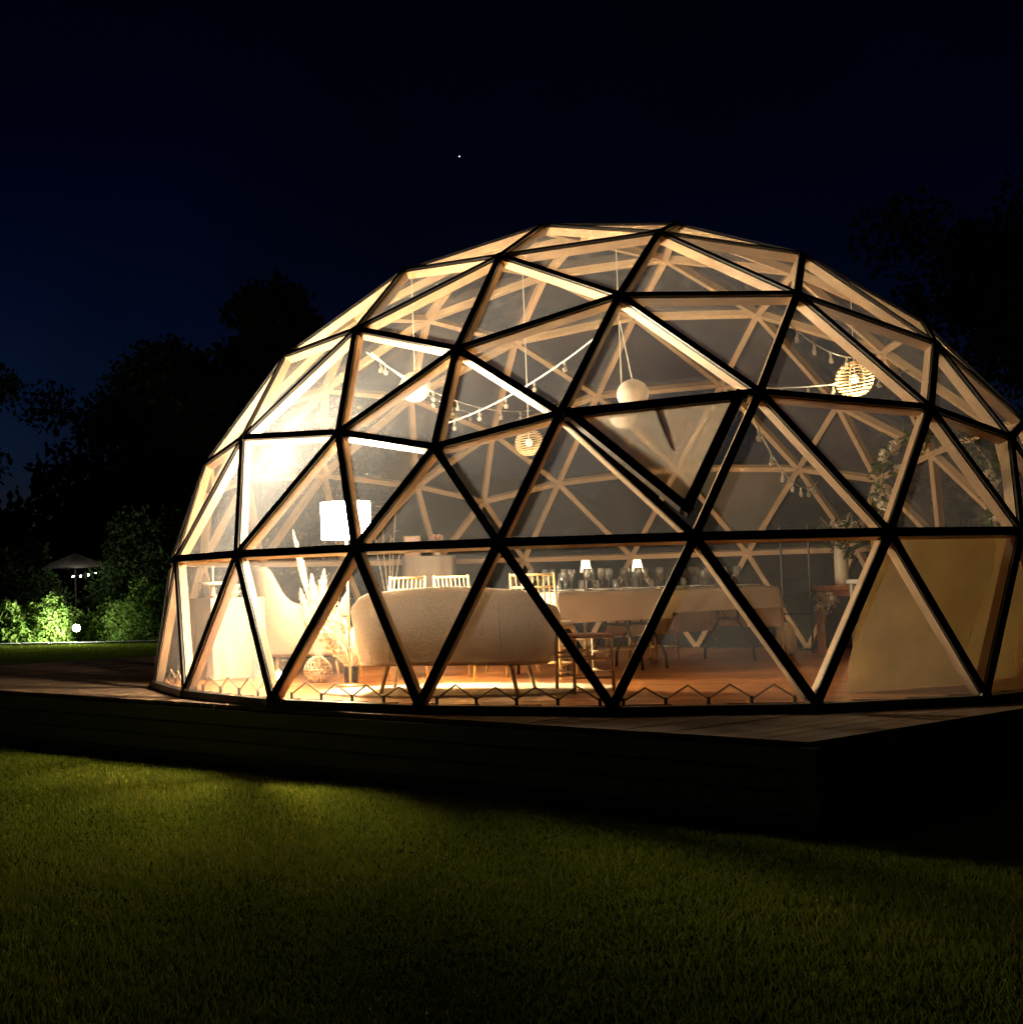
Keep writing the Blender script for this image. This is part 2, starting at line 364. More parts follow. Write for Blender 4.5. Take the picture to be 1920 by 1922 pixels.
# the open vent at the front, hinged on its upper edge
tv = sorted(front_vent, key=lambda i: HV[i].z)
low = HV[tv[0]]; tops = [HV[tv[1]], HV[tv[2]]]
if tops[0].x > tops[1].x: tops = tops[::-1]
hd = (tops[1]-tops[0]).normalized(); cc = (low+tops[0]+tops[1])/3
vn = hd.cross(low-tops[0]).normalized()
if vn.dot(cc) < 0: vn = -vn
ang = rad(7)
rotm = Matrix.Rotation(ang, 4, hd)
if (rotm @ (low-tops[0])).dot(vn) < 0: rotm = Matrix.Rotation(-ang, 4, hd)
base_pts = [p*.93+cc*.07 for p in (tops[0],tops[1],low)]
wp = [tops[0]+rotm @ (p-tops[0])+vn*.06-hd*.058 for p in base_pts]
wn2 = (rotm.to_3x3() @ vn)
fm = MB(); wc = sum(wp, Vector())/3
for i in range(3):
    a, b = wp[i], wp[(i+1)%3]; d = (b-a).normalized(); inw = (wc-a)-d*(wc-a).dot(d); inw.normalize()
    mid = (a+b)/2+inw*.035; fm.box(mid, ((b-a).length-.03, .07, .05), (d, inw, wn2))
vent = obj('vent_window', fm, 'black', dome); vent['label'] = 'vent window propped open with black frame and frosted sheet'
obj('vent_pane', MB().add([p+(wc-p)*.05 for p in wp], [(0,1,2)]), 'frost', vent)
pm = (wp[0]+wp[1])/2; a0 = (tops[0]+tops[1])/2*.99+Vector((-.02,0,-.06)); a1 = pm+(wp[2]-pm)*.42-wn2*.03
a0 = pm+(wp[2]-pm)*.06-wn2*.02
obj('gas_strut', MB().tube([a0, a0+(a1-a0)*.5, a1], [.016,.016,.008], 8), 'metal', vent)
# lacing cord along the base between the front struts
for k in range(nb):
    A, B = HV[base[k]], HV[base[(k+1)%nb]]
    if (A+B).y/2 > -.4 or (A+B).x/2 > 1.05: continue
    path = []; pegs = []; m_ = 4
    for j in range(m_*2+1):
        t = .06+.88*j/(m_*2); p = A.lerp(B, t)*.972
        zt = .035 if j%2 == 0 else .13+random.uniform(-.015,.015)
        path.append((p.x+random.uniform(-.01,.01), p.y, zt))
        if j%2 == 0: pegs.append(p)
    cd = obj('lacing_cord', MB().tube(path, .0075, 5), 'rope', dome)
    pg = MB()
    for p in pegs: pg.tube([(p.x,p.y,.0),(p.x,p.y,.05)], .012, 6)
    obj('peg', pg, 'metal', cd)
# interior floor boards, cut to the round
dfl = struct(bpy.data.objects.new('dome_floor', None)); col.objects.link(dfl)
fd = Vector((math.cos(rad(4)), math.sin(rad(4)))); fn = Vector((-fd.y, fd.x)); rf = 4.10; bw = .128
for i in range(-32, 32):
    y0, y1 = i*bw, (i+1)*bw-.003
    if max(abs(y0),abs(y1)) >= rf: continue
    h = math.sqrt(rf*rf-max(abs(y0),abs(y1))**2)
    cuts = [-h]; x = -h+random.uniform(.8,2.4)
    while x < h-.5: cuts.append(x); x += 2.4
    cuts.append(h)
    for q in range(len(cuts)-1):
        p = [fd*cuts[q]+fn*y0, fd*(cuts[q+1]-.003)+fn*y0, fd*(cuts[q+1]-.003)+fn*y1, fd*cuts[q]+fn*y1]
        obj('floor_board', MB().prism([v[:] for v in p], -.05, 0+random.uniform(-.0006,.0006)), 'floor', dfl)

# canvas screens hung inside the lowest panes on the right
belt = sorted([i for i in used if 1.0 < HV[i].z < 1.25], key=lambda i: math.atan2(HV[i].y, HV[i].x))
i5 = min(belt, key=lambda i: (HV[i]-Vector((1.61,-3.71,1.13))).length); k5 = belt.index(i5)
for q in range(3):
    A, B = HV[belt[k5+q]]*.955, HV[belt[(k5+q+1)%len(belt)]]*.955
    A.z = B.z = 1.09; d = (B-A); mb = MB(); v = []; f = []; nx, nz = 30, 14
    sc_ = .90
    for j in range(nz+1):
        tz = j/nz
        for i in range(nx+1):
            t = i/nx; p = A.lerp(B, t); s = 1-(1-sc_)*sm(tz)*.8
            w = .007*math.sin(i*.85+q)*(.25+.75*tz)+.006*math.sin(j*2.1+i*.4)
            v.append((p.x*(s)+w, p.y*(s)+w, 1.09*(1-tz)+.006*tz))
    for j in range(nz):
        for i in range(nx): f.append((j*(nx+1)+i, j*(nx+1)+i+1, (j+1)*(nx+1)+i+1, (j+1)*(nx+1)+i))
    mb.add(v, f); o = obj('canvas_screen', mb, 'canvas', smooth=True)
    tag(o, ['tan canvas screen behind the lowest panes, nearest the plant-dressed door side', 'brown canvas screen second along from the uncovered panes', 'canvas screen farthest round from the uncovered panes'][q], 'screen')
    if q == 0: o['label'] = 'tan canvas screen right beside the uncovered lowest panes'

# ------------------------------------------------------------------ furniture shells
def u_shell(W, D, hb, ha, z0, th=.11, r=.32, flare=.05, n=72, wing=0, crown=.03):
    # plan path from the left front end round the back to the right front end (front is +y)
    pts = []
    seg = [(-W/2, D/2), (-W/2, -D/2+r)]
    L1 = D-r; La = math.pi*r/2; Lb = W-2*r; tot = 2*L1+2*La+Lb
    for i in range(n+1):
        s = tot*i/n
        if s <= L1: p = Vector((-W/2, D/2-s)); nr = Vector((-1,0)); b = s/L1*.35
        elif s <= L1+La:
            a = (s-L1)/r; p = Vector((-W/2+r-r*math.cos(a), -D/2+r-r*math.sin(a))); nr = Vector((-math.cos(a),-math.sin(a))); b = .35+.65*sm((s-L1)/La)
        elif s <= L1+La+Lb: p = Vector((-W/2+r+(s-L1-La), -D/2)); nr = Vector((0,-1)); b = 1
        elif s <= L1+2*La+Lb:
            a = (s-L1-La-Lb)/r; p = Vector((W/2-r+r*math.sin(a), -D/2+r-r*math.cos(a))); nr = Vector((math.sin(a),-math.cos(a))); b = 1-.65*sm((s-L1-La-Lb)/La)
        else: q = s-L1-2*La-Lb; p = Vector((W/2, -D/2+r+q)); nr = Vector((1,0)); b = .35*(1-q/L1)
        e = min(s, tot-s)
        h = ha+(hb-ha)*sm((b-.12-wing*0)/(.88 if not wing else wing))
        if b >= 1: h += crown*math.sin(math.pi*(s-L1-La)/max(Lb,.01))
        h -= .10*(1-sm(e/.16))
        pts.append((p, nr, h))
    v = []; f = []; sec = []
    for p, nr, h in pts:
        ring = []
        ztop = h; rr = th/2
        prof = [(-.02,z0),( -.005,z0-.012),(0,z0+.03),(flare*.5,z0+(ztop-z0)*.5),(flare,ztop-rr)]
        for a in (30,60,90,120,150): prof.append((flare-rr+rr*math.cos(rad(a)), ztop-rr+rr*math.sin(rad(a))))
        prof += [(flare-th,ztop-rr),(-th*.9,z0+(ztop-z0)*.5),(-th,z0)]
        for o_, z in prof: ring.append((p.x+nr.x*o_, p.y+nr.y*o_, z))
        sec.append(len(ring)); v += ring
    m = sec[0]
    for i in range(len(pts)-1):
        for k in range(m): f.append((i*m+k, (i+1)*m+k, (i+1)*m+(k+1)%m, i*m+(k+1)%m))
    f.append(tuple(range(m))); f.append(tuple(range((len(pts)-1)*m, len(pts)*m))[::-1])
    return MB().add(v, f)
def soft_box(size, c, bev, mt, name, parent, seg=3):
    o = obj(name, MB().box(c, size), mt, parent, smooth=True); bevel(o, bev, seg); return o
def leg(parent, x, y, h, splay=.05, r0=.022, r1=.012, mt='oak', name='leg'):
    sx = math.copysign(splay, x); sy = math.copysign(splay, y)
    obj(name, MB().tube([(x,y,h),(x+sx,y+sy,0)], [r0,r1], 10), mt, parent, smooth=True)

sofa = thing('sofa', 'cream boucle two-seat sofa with rounded back and wooden legs, its back to the lawn', 'sofa', (-1.33,-2.86,0), rad(-11))
obj('backrest', u_shell(1.44,.80,.80,.67,.25, r=.26, flare=.05), 'boucle', sofa, smooth=True)
soft_box((1.20,.66,.20), (0,.05,.34), .05, 'seat', 'seat', sofa)
soft_box((.58,.58,.10), (-.30,.06,.48), .04, 'seat', 'seat_cushion', sofa); soft_box((.58,.58,.10), (.30,.06,.48), .04, 'seat', 'seat_cushion', sofa)
for x, y in ((-.46,-.26),(.46,-.26),(-.50,.28),(.50,.28)): leg(sofa, x, y, .27, .06)
for xs_ in (-.42, .42):   # upholstery seams
    zz = np.linspace(.26,.79,8); obj('seam', MB().tube([(xs_, -.40-.05*(z-.25)/.55-.001, z) for z in zz], .004, 5), 'seat', sofa)

arm = thing('armchair', 'cream high-backed wing armchair beside the pampas grass', 'armchair', (-2.84,-.20,0), rad(-66))
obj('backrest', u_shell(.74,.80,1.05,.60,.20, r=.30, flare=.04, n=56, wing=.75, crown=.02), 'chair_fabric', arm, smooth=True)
soft_box((.54,.64,.24), (0,.06,.34), .06, 'seat', 'seat', arm)
for x, y in ((-.24,-.26),(.24,-.26),(-.26,.30),(.26,.30)): leg(arm, x, y, .22, .03)

# chiavari chairs
def make_chair():
    t = thing('chiavari_chair', 'x', 'chair', group='gold spindle-back chairs')
    w, d, hs, hb = .20, .20, .45, .92
    for sx in (-1,1):
        obj('leg', MB().tube([(sx*w,d,hs),(sx*(w+.01),d+.02,0)], [.014,.011], 8), 'gold', t, smooth=True)
        obj('leg', MB().tube([(sx*w*.95,-d-.06,hb),(sx*w*.97,-d,hs),(sx*(w+.01),-d-.03,0)], [.012,.014,.011], 8), 'gold', t, smooth=True)
    o = obj('seat', MB().box((0,0,hs), (.41,.41,.025)), 'gold', t); bevel(o)
    o = obj('cushion', MB().box((0,0,hs+.032), (.39,.39,.04)), 'seat', t); bevel(o, .015)
    def yb(z): return -d-.06*(z-hs)/(hb-hs)
    for z in (.905,.80,.60): obj('back_rail', MB().tube([(-w*.95,yb(z),z),(w*.95,yb(z),z)], .010, 8), 'gold', t, smooth=True)
    for i in range(7):
        x = -w*.95+2*w*.95*(i+1)/8; obj('spindle', MB().tube([(x,yb(.60),.60),(x,yb(.905),.905)], .0065, 6), 'gold', t, smooth=True)
    for z in (.14,.27):
        for s in (-1,1):
            obj('stretcher', MB().tube([(s*w,-d,z),(s*w,d,z)], .008, 6), 'gold', t); 
        obj('stretcher', MB().tube([(-w,d,z),(w,d,z)], .008, 6), 'gold', t); obj('stretcher', MB().tube([(-w,-d,z+.02),(w,-d,z+.02)], .008, 6), 'gold', t)
    return t
ch0 = make_chair()
e_ = Vector((.7071,.7071)); p_ = Vector((.7071,-.7071))
spots = [((-1.87,-1.05,0), rad(38), 'gold spindle-back chair behind the sofa, closest to the floor lamp'),
         ((-1.17,-1.20,0), rad(-40), 'gold spindle-back chair behind the middle of the sofa'),
         ((-.56,-1.45,0), rad(-22), 'gold spindle-back chair behind the sofa, at the near end of the long table')]
for i, (l, r, lb) in enumerate(spots):
    if i == 0: ch0.location = l; ch0.rotation_euler.z = r; ch0['label'] = lb
    else: dup(ch0, l, r, lb)
# backless gold stools along the far side of the table
def make_gold_stool():
    t = thing('gold_stool', 'x', 'stool', group='backless gold stools')
    for sx in (-1,1):
        for sy in (-1,1): obj('leg', MB().tube([(sx*.16,sy*.15,.45),(sx*.18,sy*.17,0)], [.014,.011], 8), 'gold', t, smooth=True)
    o = obj('seat', MB().box((0,0,.46), (.38,.36,.025)), 'gold', t); bevel(o)
    o = obj('cushion', MB().box((0,0,.492), (.36,.34,.04)), 'seat', t); bevel(o, .015)
    for z in (.14,.27):
        for q in (-1,1):
            obj('stretcher', MB().tube([(q*.17,-.16,z),(q*.17,.16,z)], .008, 6), 'gold', t); obj('stretcher', MB().tube([(-.17,q*.16,z+.03),(.17,q*.16,z+.03)], .008, 6), 'gold', t)
    return t
gs0 = make_gold_stool()
for i, (s, lb) in enumerate(((-.75,'backless gold stool at the far side of the long table, closest to the sofa'),(-.05,'second backless gold stool from the sofa along the long table'),(.65,'third backless gold stool from the sofa along the long table'),(1.35,'backless gold stool at the far side of the table, closest to the flower stand'))):
    q = e_*s+p_*(.23-.58)
    if i == 0: gs0.location = (q.x,q.y,0); gs0.rotation_euler.z = rad(-135); gs0['label'] = lb
    else: dup(gs0, (q.x,q.y,0), rad(-135), lb)
# stool beside the sofa
st = thing('wooden_stool', 'low orange wooden stool with rungs at the end of the sofa', 'stool', (-.36,-2.85,0), rad(20))
o = obj('seat', MB().box((0,0,.43), (.34,.34,.03)), 'redwood', st); bevel(o)
for x in (-.15,.15):
    for y in (-.15,.15): obj('leg', MB().tube([(x,y,.42),(x*1.05,y*1.05,0)], [.016,.013], 8), 'oak', st, smooth=True)
for z in (.12,.26):
    for s in (-.15,.15):
        obj('stretcher', MB().tube([(-.15,s,z),(.15,s,z)], .010, 6), 'oak', st); obj('stretcher', MB().tube([(s,-.15,z+.04),(s,.15,z+.04)], .010, 6), 'oak', st)

# rug
rg = MB(); N_ = 40
prof = [(1.0,0),(1.0,.016),(.97,.020),(.001,.020)]
v = []; f = []
for r_, z in prof:
    for k in range(N_):
        a = 2*math.pi*k/N_; rr = r_*(1+.02*math.sin(5*a)); v.append((1.15*rr*math.cos(a), .62*rr*math.sin(a), z))
for i in range(3):
    for k in range(N_): f.append((i*N_+k, i*N_+(k+1)%N_, (i+1)*N_+(k+1)%N_, (i+1)*N_+k))
o = obj('rug', rg.add(v, f), 'rug', loc=(-1.25,-2.62,.001), rotz=rad(5)); tag(o, 'cream fluffy rug on the boards under the sofa', 'rug')

# ------------------------------------------------------------------ long dining table
tb = thing('dining_table', 'long folding banquet table on black wishbone legs under linen cloths', 'table', (.1626,-.1626,0), rad(45))
S0, S1, HW = -1.2, 2.12, .375
obj('tabletop', MB().box(((S0+S1)/2,0,.725), (S1-S0-.02, 2*HW-.01, .03)), 'oak', tb)
def trestle(s):
    for sg in (-1,1):
        obj('leg', MB().tube([(s, sg*.10, .70),(s, sg*.12, .40),(s, sg*.16, .33),(s, sg*.25, .20),(s, sg*.28, .13),(s, sg*.29, 0)], .014, 8), 'metal', tb, smooth=True)
    obj('crossbar', MB().tube([(s,-.115,.42),(s,.115,.42)], .013, 8), 'metal', tb, smooth=True)
    obj('brace', MB().tube([(s,0,.42),(s+(.30 if s < .2 or s > 1.5 else .30)*(-1 if s > 1.5 else 1),0,.69)], .008, 6), 'metal', tb)
for s in (-1.0,.035,.39,1.80): trestle(s)
def tablecloth(s0, s1, drop_front, drop_back, d0, d1, label, end0, end1):
    # grid over the top with hanging sides; local frame of the table (x along, y across, front is -y)
    nx, ny = 48, 28; zt = .744; v = []; f = []
    xs2 = np.linspace(s0-(d0 if end0 else 0), s1+(d1 if end1 else 0), nx+1); ys2 = np.linspace(-HW-drop_front, HW+drop_back, ny+1)
    for y in ys2:
        for x in xs2:
            ox = max(0, s0-x if end0 else 0)+max(0, x-s1 if end1 else 0)
            oy = max(0, abs(y)-HW)
            X = min(max(x, s0), s1); Y = max(-HW, min(HW, y)); sx = 1 if x > s1 else -1; sy = 1 if y > 0 else -1
            hang = max(ox, oy)+.35*min(ox, oy)
            fl = .05*sm(hang/.25)
            if ox > 0: X += sx*(.006+fl*.6+.012*math.sin(y*17)*sm(ox/.2))
            if oy > 0: Y += sy*(.006+fl*.45+.014*math.sin(x*13+1.3*math.sin(x*5))*sm(oy/.15))
            v.append((X, Y, zt-hang if hang > 0 else zt+.0015*math.sin(x*9)*math.sin(y*11)))
    for j in range(ny):
        for i in range(nx): a = j*(nx+1)+i; f.append((a, a+1, a+nx+2, a+nx+1))
    o = obj('tablecloth', MB().add(v, f), 'cloth', loc=(.1626,-.1626,0), rotz=rad(45), smooth=True); tag(o, label, 'tablecloth'); return o
tablecloth(S0, .36, .27, .25, .30, .1, 'beige linen cloth on the end of the long table nearest the sofa', True, False)
tablecloth(.362, S1, .22, .46, .1, .42, 'beige linen cloth on the end of the long table nearest the black stand', False, True)

def on_table(s, o_): q = e_*s+p_*(.23+o_); return (q.x, q.y, .747)
# table lamps
def table_lamp(s, o_, label):
    t = thing('table_lamp', label, 'lamp', on_table(s, o_), 0, 'small lamps on the long table')
    obj('base', MB().lathe([(.001,0),(.05,0),(.05,.012),(.001,.014)], 16), 'plate', t, smooth=True)
    obj('stem', MB().lathe([(.008,.012),(.007,.20)], 10), 'plate', t, smooth=True)
    obj('shade', MB().lathe([(.055,.17),(.034,.285)], 20), 'shade', t, smooth=True)
    b = obj('bulb', MB().sphere((0,0,.215), .014, 8, 6), None, t); b.data.materials.append(M_warm)
    light('lamp_light', 'POINT', .05, (1,.78,.5), (0,0,.235), t, .02)
M_warm = emit('warm_bulb', (1,.76,.45), .2)
table_lamp(-.36, 0, 'small white table lamp on the long table, closer to the sofa')
table_lamp(.39, 0, 'small white table lamp on the long table, closer to the flower stand')
# glasses
tum = MB().lathe([(.034,.0),(.036,.004),(.040,.10),(.038,.10),(.034,.01),(.001,.01)], 14).mesh('tumbler')
wine = MB().lathe([(.034,0),(.032,.004),(.004,.008),(.004,.09),(.030,.11),(.040,.15),(.034,.205),(.032,.205),(.037,.15),(.028,.115),(.001,.10)], 14).mesh('wine_glass')
jar = MB().lathe([(.055,0),(.058,.01),(.058,.15),(.05,.17),(.048,.17),(.055,.15),(.055,.012),(.001,.012)], 16).mesh('glass_jar')
for me in (tum, wine, jar): me.materials.append(M['glass'])
plm = MB().lathe([(.001,.006),(.075,.006),(.11,.016),(.112,.019),(.075,.010),(.001,.010)], 24).mesh('plate'); plm.materials.append(M['plate'])
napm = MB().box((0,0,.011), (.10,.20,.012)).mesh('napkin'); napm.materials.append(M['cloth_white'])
ORD = ['first','second','third','fourth','fifth','sixth']
for i, s in enumerate(np.arange(-.95, 2.0, .53)):
    for side in (-1,1):
        at_ = '%s place from the sofa, %s side of table' % (ORD[i], 'lawn' if side > 0 else 'far')
        o = link('plate', plm, None, None, on_table(s, side*.24), smooth=(i == 0 and side == -1)); tag(o, 'white dinner plate at the '+at_, 'plate', 'plates on the long table')
        o = link('napkin', napm, None, None, on_table(s+.19, side*.25), rad(45+random.uniform(-8,8))); tag(o, 'folded white napkin at the '+at_, 'napkin', 'napkins on the long table')
        for (ds, do, me, nm, lb) in ((.11,.10,tum,'tumbler','short clear tumbler at the '),(-.03,.085,wine,'wine_glass','stemmed glass behind the plate at the '),(.20,.07,wine,'wine_glass','stemmed glass behind the napkin at the ')):
            o = link(nm, me, None, None, on_table(s+ds+random.uniform(-.02,.02), side*do+random.uniform(-.01,.01)), smooth=True)
            tag(o, lb+at_, 'glass', 'glasses on the long table')
    if i%2 == 0 and i < 6:
        o = link('glass_jar', jar, None, None, on_table(s+.28, .0), smooth=True)
        tag(o, {0:'wide glass jar on the long table, closest to the sofa',2:'wide glass jar at the middle of the long table',4:'wide glass jar on the long table, closest to the black stand'}[i], 'jar', 'jars on the long table')

# ------------------------------------------------------------------ floor lamp (the main light)
fl = thing('floor_lamp', 'lit floor lamp with wide cream drum shade and thin pole', 'floor lamp', (-2.20,-1.95,0))
obj('base', MB().lathe([(.001,0),(.12,0),(.12,.016),(.02,.028),(.001,.028)], 24), 'brass', fl, smooth=True)
obj('pole', MB().lathe([(.012,.028),(.010,1.42),(.001,1.42)], 10), 'brass', fl, smooth=True)
o = obj('lamp_shade', MB().lathe([(.208,1.25),(.208,1.56)], 40), None, fl, smooth=True); o.data.materials.append(emit('lit_lamp_shade', (1,.84,.59), 17))
sp_ = MB()
for a in (0,2.094,4.189): sp_.tube([(0,0,1.40),(.206*math.cos(a),.206*math.sin(a),1.40)], .003, 4)
obj('shade_spider', sp_, 'brass', fl)
b = obj('bulb', MB().sphere((0,0,1.45), .03, 12, 8), None, fl, smooth=True); b.data.materials.append(emit('lamp_bulb', (1,.74,.42), 25))
light('lamp_light', 'POINT', 24, (1,.84,.60), (0,0,1.49), fl, .04)

# ------------------------------------------------------------------ buffet with cloth and dishes
bf = thing('buffet_table', 'square buffet table hidden under a floor-length cream cloth', 'table', (-3.44,-.62,0), rad(40))
bw_, bd_, bh_ = .60, .40, .76
v = []; f = []; nn = 26
def ring_pt(t):
    per = 2*(bw_+bd_); s = t*per
    if s < bw_: return (-bw_/2+s, -bd_/2, 0,-1)
    s -= bw_
    if s < bd_: return (bw_/2, -bd_/2+s, 1,0)
    s -= bd_
    if s < bw_: return (bw_/2-s, bd_/2, 0,1)
    s -= bw_; return (-bw_/2, bd_/2-s, -1,0)
NT = 104
for j in range(9):
    tz = j/8
    for i in range(NT):
        x, y, nx_, ny_ = ring_pt(i/NT); w = (.02*tz+.012*tz*math.sin(i*.9+1.5*math.sin(i*.23)))
        v.append((x+nx_*w, y+ny_*w, bh_*(1-tz)+.004))
for j in range(8):
    for i in range(NT): f.append((j*NT+i, j*NT+(i+1)%NT, (j+1)*NT+(i+1)%NT, (j+1)*NT+i))
f.append(tuple(range(NT))[::-1])
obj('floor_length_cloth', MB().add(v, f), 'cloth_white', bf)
obj('tabletop', MB().box((0,0,bh_-.02), (bw_-.03,bd_-.03,.03)), 'oak', bf)
def on_buf(x, y): c, s = math.cos(rad(40)), math.sin(rad(40)); return (-3.44+c*x-s*y, -.62+s*x+c*y, bh_+.006)
cs = thing('cake_stand', 'cream two-tier cake stand with a tall handle on the buffet', 'cake stand', on_buf(-.15,.0))
obj('foot', MB().lathe([(.001,0),(.06,0),(.02,.03),(.018,.12),(.001,.12)], 16), 'ceramic', cs, smooth=True)
obj('tray', MB().lathe([(.001,.12),(.13,.12),(.145,.15),(.14,.15),(.12,.128),(.001,.128)], 24), 'ceramic', cs, smooth=True)
obj('handle', MB().lathe([(.010,.128),(.009,.28),(.018,.29),(.018,.30),(.001,.30)], 10), 'ceramic', cs, smooth=True)
bowl = MB().lathe([(.001,0),(.04,0),(.075,.06),(.078,.065),(.072,.063),(.036,.008),(.001,.008)], 18).mesh('bowl'); bowl.materials.append(M['ceramic'])
for k, (x, y, dz, lb) in enumerate(((.02,-.08,0,'lower cream bowl of the pair stacked on the buffet'),(.02,-.08,.058,'upper cream bowl of the pair stacked on the buffet'),(.18,-.04,0,'cream bowl standing alone on the buffet'))):
    p = on_buf(x, y); o = link('bowl', bowl, None, None, (p[0],p[1],p[2]+dz), smooth=True); tag(o, lb, 'bowl', 'cream bowls on the buffet')
p = on_buf(-.15,-.14); o = obj('serving_board', MB().box((0,0,.012), (.22,.10,.022)), 'oak', loc=p, rotz=rad(40)); bevel(o, .006); tag(o, 'flat wooden serving board at the front of the buffet', 'board')
# white floor object near the front rail, shaped as a lantern with added light
lt = thing('white_floor_object', 'small white object on the floor close to the front rail, built as a lantern with added light', 'lantern', (-2.68,-3.01,0))
obj('foot', MB().lathe([(.001,0),(.05,0),(.05,.012),(.02,.02),(.001,.02)], 16), 'plate', lt, smooth=True)
obj('globe', MB().lathe([(.02,.02),(.05,.06),(.058,.11),(.05,.16),(.03,.19)], 20), 'shade', lt, smooth=True)
obj('finial', MB().lathe([(.03,.19),(.03,.20),(.008,.215),(.001,.23)], 12), 'plate', lt, smooth=True)
b = obj('bulb', MB().sphere((0,0,.10), .018, 10, 6), None, lt, smooth=True); b.data.materials.append(emit('small_bulb', (1,.80,.52), 20))
light('lantern_light', 'POINT', .6, (1,.84,.60), (0,0,.17), lt, .03)

# ------------------------------------------------------------------ pampas grass
def plume(stem_path, r, ln, n=260):
    """one feathery plume: thin tapering fibres round the end of a curved stem"""
    P = [Vector(p) for p in stem_path]; top = P[-1]; d = (P[-1]-P[-2]).normalized(); mb = MB()
    mb.tube(P, .004, 5)
    perp = d.orthogonal().normalized(); per2 = d.cross(perp)
    for _ in range(n):
        t = random.random()**.8; c = top+d*(ln*(t-.35)); rr = r*math.sin(math.pi*min(1,(t*.86+.10)))*random.uniform(.4,1)
        a = random.uniform(0, 6.283); out = perp*math.cos(a)+per2*math.sin(a); fl = ln*.20*random.uniform(.6,1.3)
        tip = c+out*rr+d*fl+Vector((0,0,-.3*rr)); sd = out.cross(d)*.0075
        mid = c+out*rr*.6+d*fl*.4
        mb.add([c, mid+sd, tip, mid-sd], [(0,1,2,3)])
    return mb
pw = thing('pampas_vase', 'round woven wicker vase holding one tall pale pampas plume', 'vase', (-2.52,-1.40,0))
wk = MB()
def wr(z): return .125*math.sin(math.pi*(.13+.80*z/.22))**.7
for k in range(18):
    for sg in (-1,1):
        wk.tube([(wr(z)*math.cos(k*2*math.pi/18+sg*z*4.5), wr(z)*math.sin(k*2*math.pi/18+sg*z*4.5), z+.004) for z in np.linspace(0,.22,9)], .0055, 5)
for z in (.0,.05,.11,.17,.22): wk.tube([(wr(z)*math.cos(a), wr(z)*math.sin(a), z+.006) for a in np.linspace(0,6.283,25)[:-1]], .007, 5, closed=True)
obj('woven_body', wk, 'wicker', pw, smooth=True)
for (dx, dy, h, ln, r) in ((-.10,.02,.95,.55,.05),(-.02,.0,.66,.42,.08),(.10,.05,.62,.40,.085),(-.08,-.05,.58,.36,.075),(.18,.0,.56,.38,.08),(.04,.08,.72,.40,.07)):
    obj('plume', plume([(0,0,.05),(dx*.3,dy*.3,.3),(dx*.8,dy*.8,h-.15),(dx,dy,h-.05)], r, ln, 300), 'pampas', pw)
pg = thing('pampas_vase', 'clear glass cylinder vase stuffed with bushy spreading pampas grass', 'vase', (-2.22,-1.55,0))
obj('cylinder', MB().lathe([(.001,.0),(.06,.0),(.065,.15),(.061,.15),(.056,.012),(.001,.012)], 24), 'clearglass', pg, smooth=True)
for k in range(20):
    a = rad(-60+k*18+random.uniform(-8,8)); rr = random.uniform(.08,.27); h = random.uniform(.22,.46)
    obj('plume', plume([(0,0,.05),(rr*.25*math.cos(a),rr*.25*math.sin(a),.15),(rr*.7*math.cos(a),rr*.7*math.sin(a),h-.06),(rr*math.cos(a),rr*math.sin(a),h-.02)], .065, .30, 230), 'pampas', pg)

# ------------------------------------------------------------------ tall branches, cocktail table, sign, flowers
bv = thing('branch_vase', 'tall slim vase of bare pale branches near the floor lamp', 'vase', (-1.98,1.35,0))
obj('body', MB().lathe([(.001,0),(.07,0),(.09,.15),(.06,.40),(.045,.5),(.05,.52),(.04,.51),(.001,.48)], 18), 'ceramic', bv, smooth=True)
for k, (dx, dy, h) in enumerate(((-.14,.02,1.50),(.10,.03,1.70),(-.05,.1,1.45),(.04,-.08,1.38),(.16,.06,1.30))):
    mb = MB(); path = [(0,0,.3),(dx*.35,dy*.35,.8),(dx*.7+random.uniform(-.02,.02),dy*.7,1.15),(dx,dy,h)]; mb.tube(path, [.007,.006,.005,.002], 5)
    for q in range(6):
        t = random.uniform(.45,.95); a = Vector(path[2]).lerp(Vector(path[3]), (t-.4)/.6); mb.tube([a, a+Vector((random.uniform(-.08,.08),random.uniform(-.06,.06),random.uniform(.02,.09)))], [.003,.001], 4)
    obj('branch', mb, 'stem', bv)
ct = thing('cocktail_table', 'tall round cocktail table draped in pale cloth behind the gold chairs', 'table', (-1.56,2.25,0))
v = []; f = []; NT = 64
for j, (r_, z) in enumerate(((.30,1.155),(.305,1.14),(.29,.9),(.25,.55),(.27,.3),(.34,.01))):
    for i in range(NT): a = 2*math.pi*i/NT; w = 1+(.0 if j < 2 else .05*math.sin(9*a+j*.1)); v.append((r_*w*math.cos(a), r_*w*math.sin(a), z))
for j in range(5):
    for i in range(NT): f.append((j*NT+i, j*NT+(i+1)%NT, (j+1)*NT+(i+1)%NT, (j+1)*NT+i))
f.append(tuple(range(NT))[::-1])
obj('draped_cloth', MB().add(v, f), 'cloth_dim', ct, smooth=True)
obj('tabletop', MB().lathe([(.001,1.125),(.29,1.125),(.29,1.145),(.001,1.145)], 32), 'oak', ct)
sg = thing('framed_sign', 'small pale pink framed card standing on the cocktail table', 'sign', (-1.74,2.16,1.158), rad(8))
obj('card', MB().box((0,0,.115), (.15,.006,.20)), 'pinksign', sg)
fm = MB()
for c, s in (((0,0,.008),(.19,.02,.016)),((0,0,.222),(.19,.02,.016)),((-.088,0,.115),(.014,.02,.198)),((.088,0,.115),(.014,.02,.198))): fm.box(c, s)
obj('frame', fm, 'oak', sg)
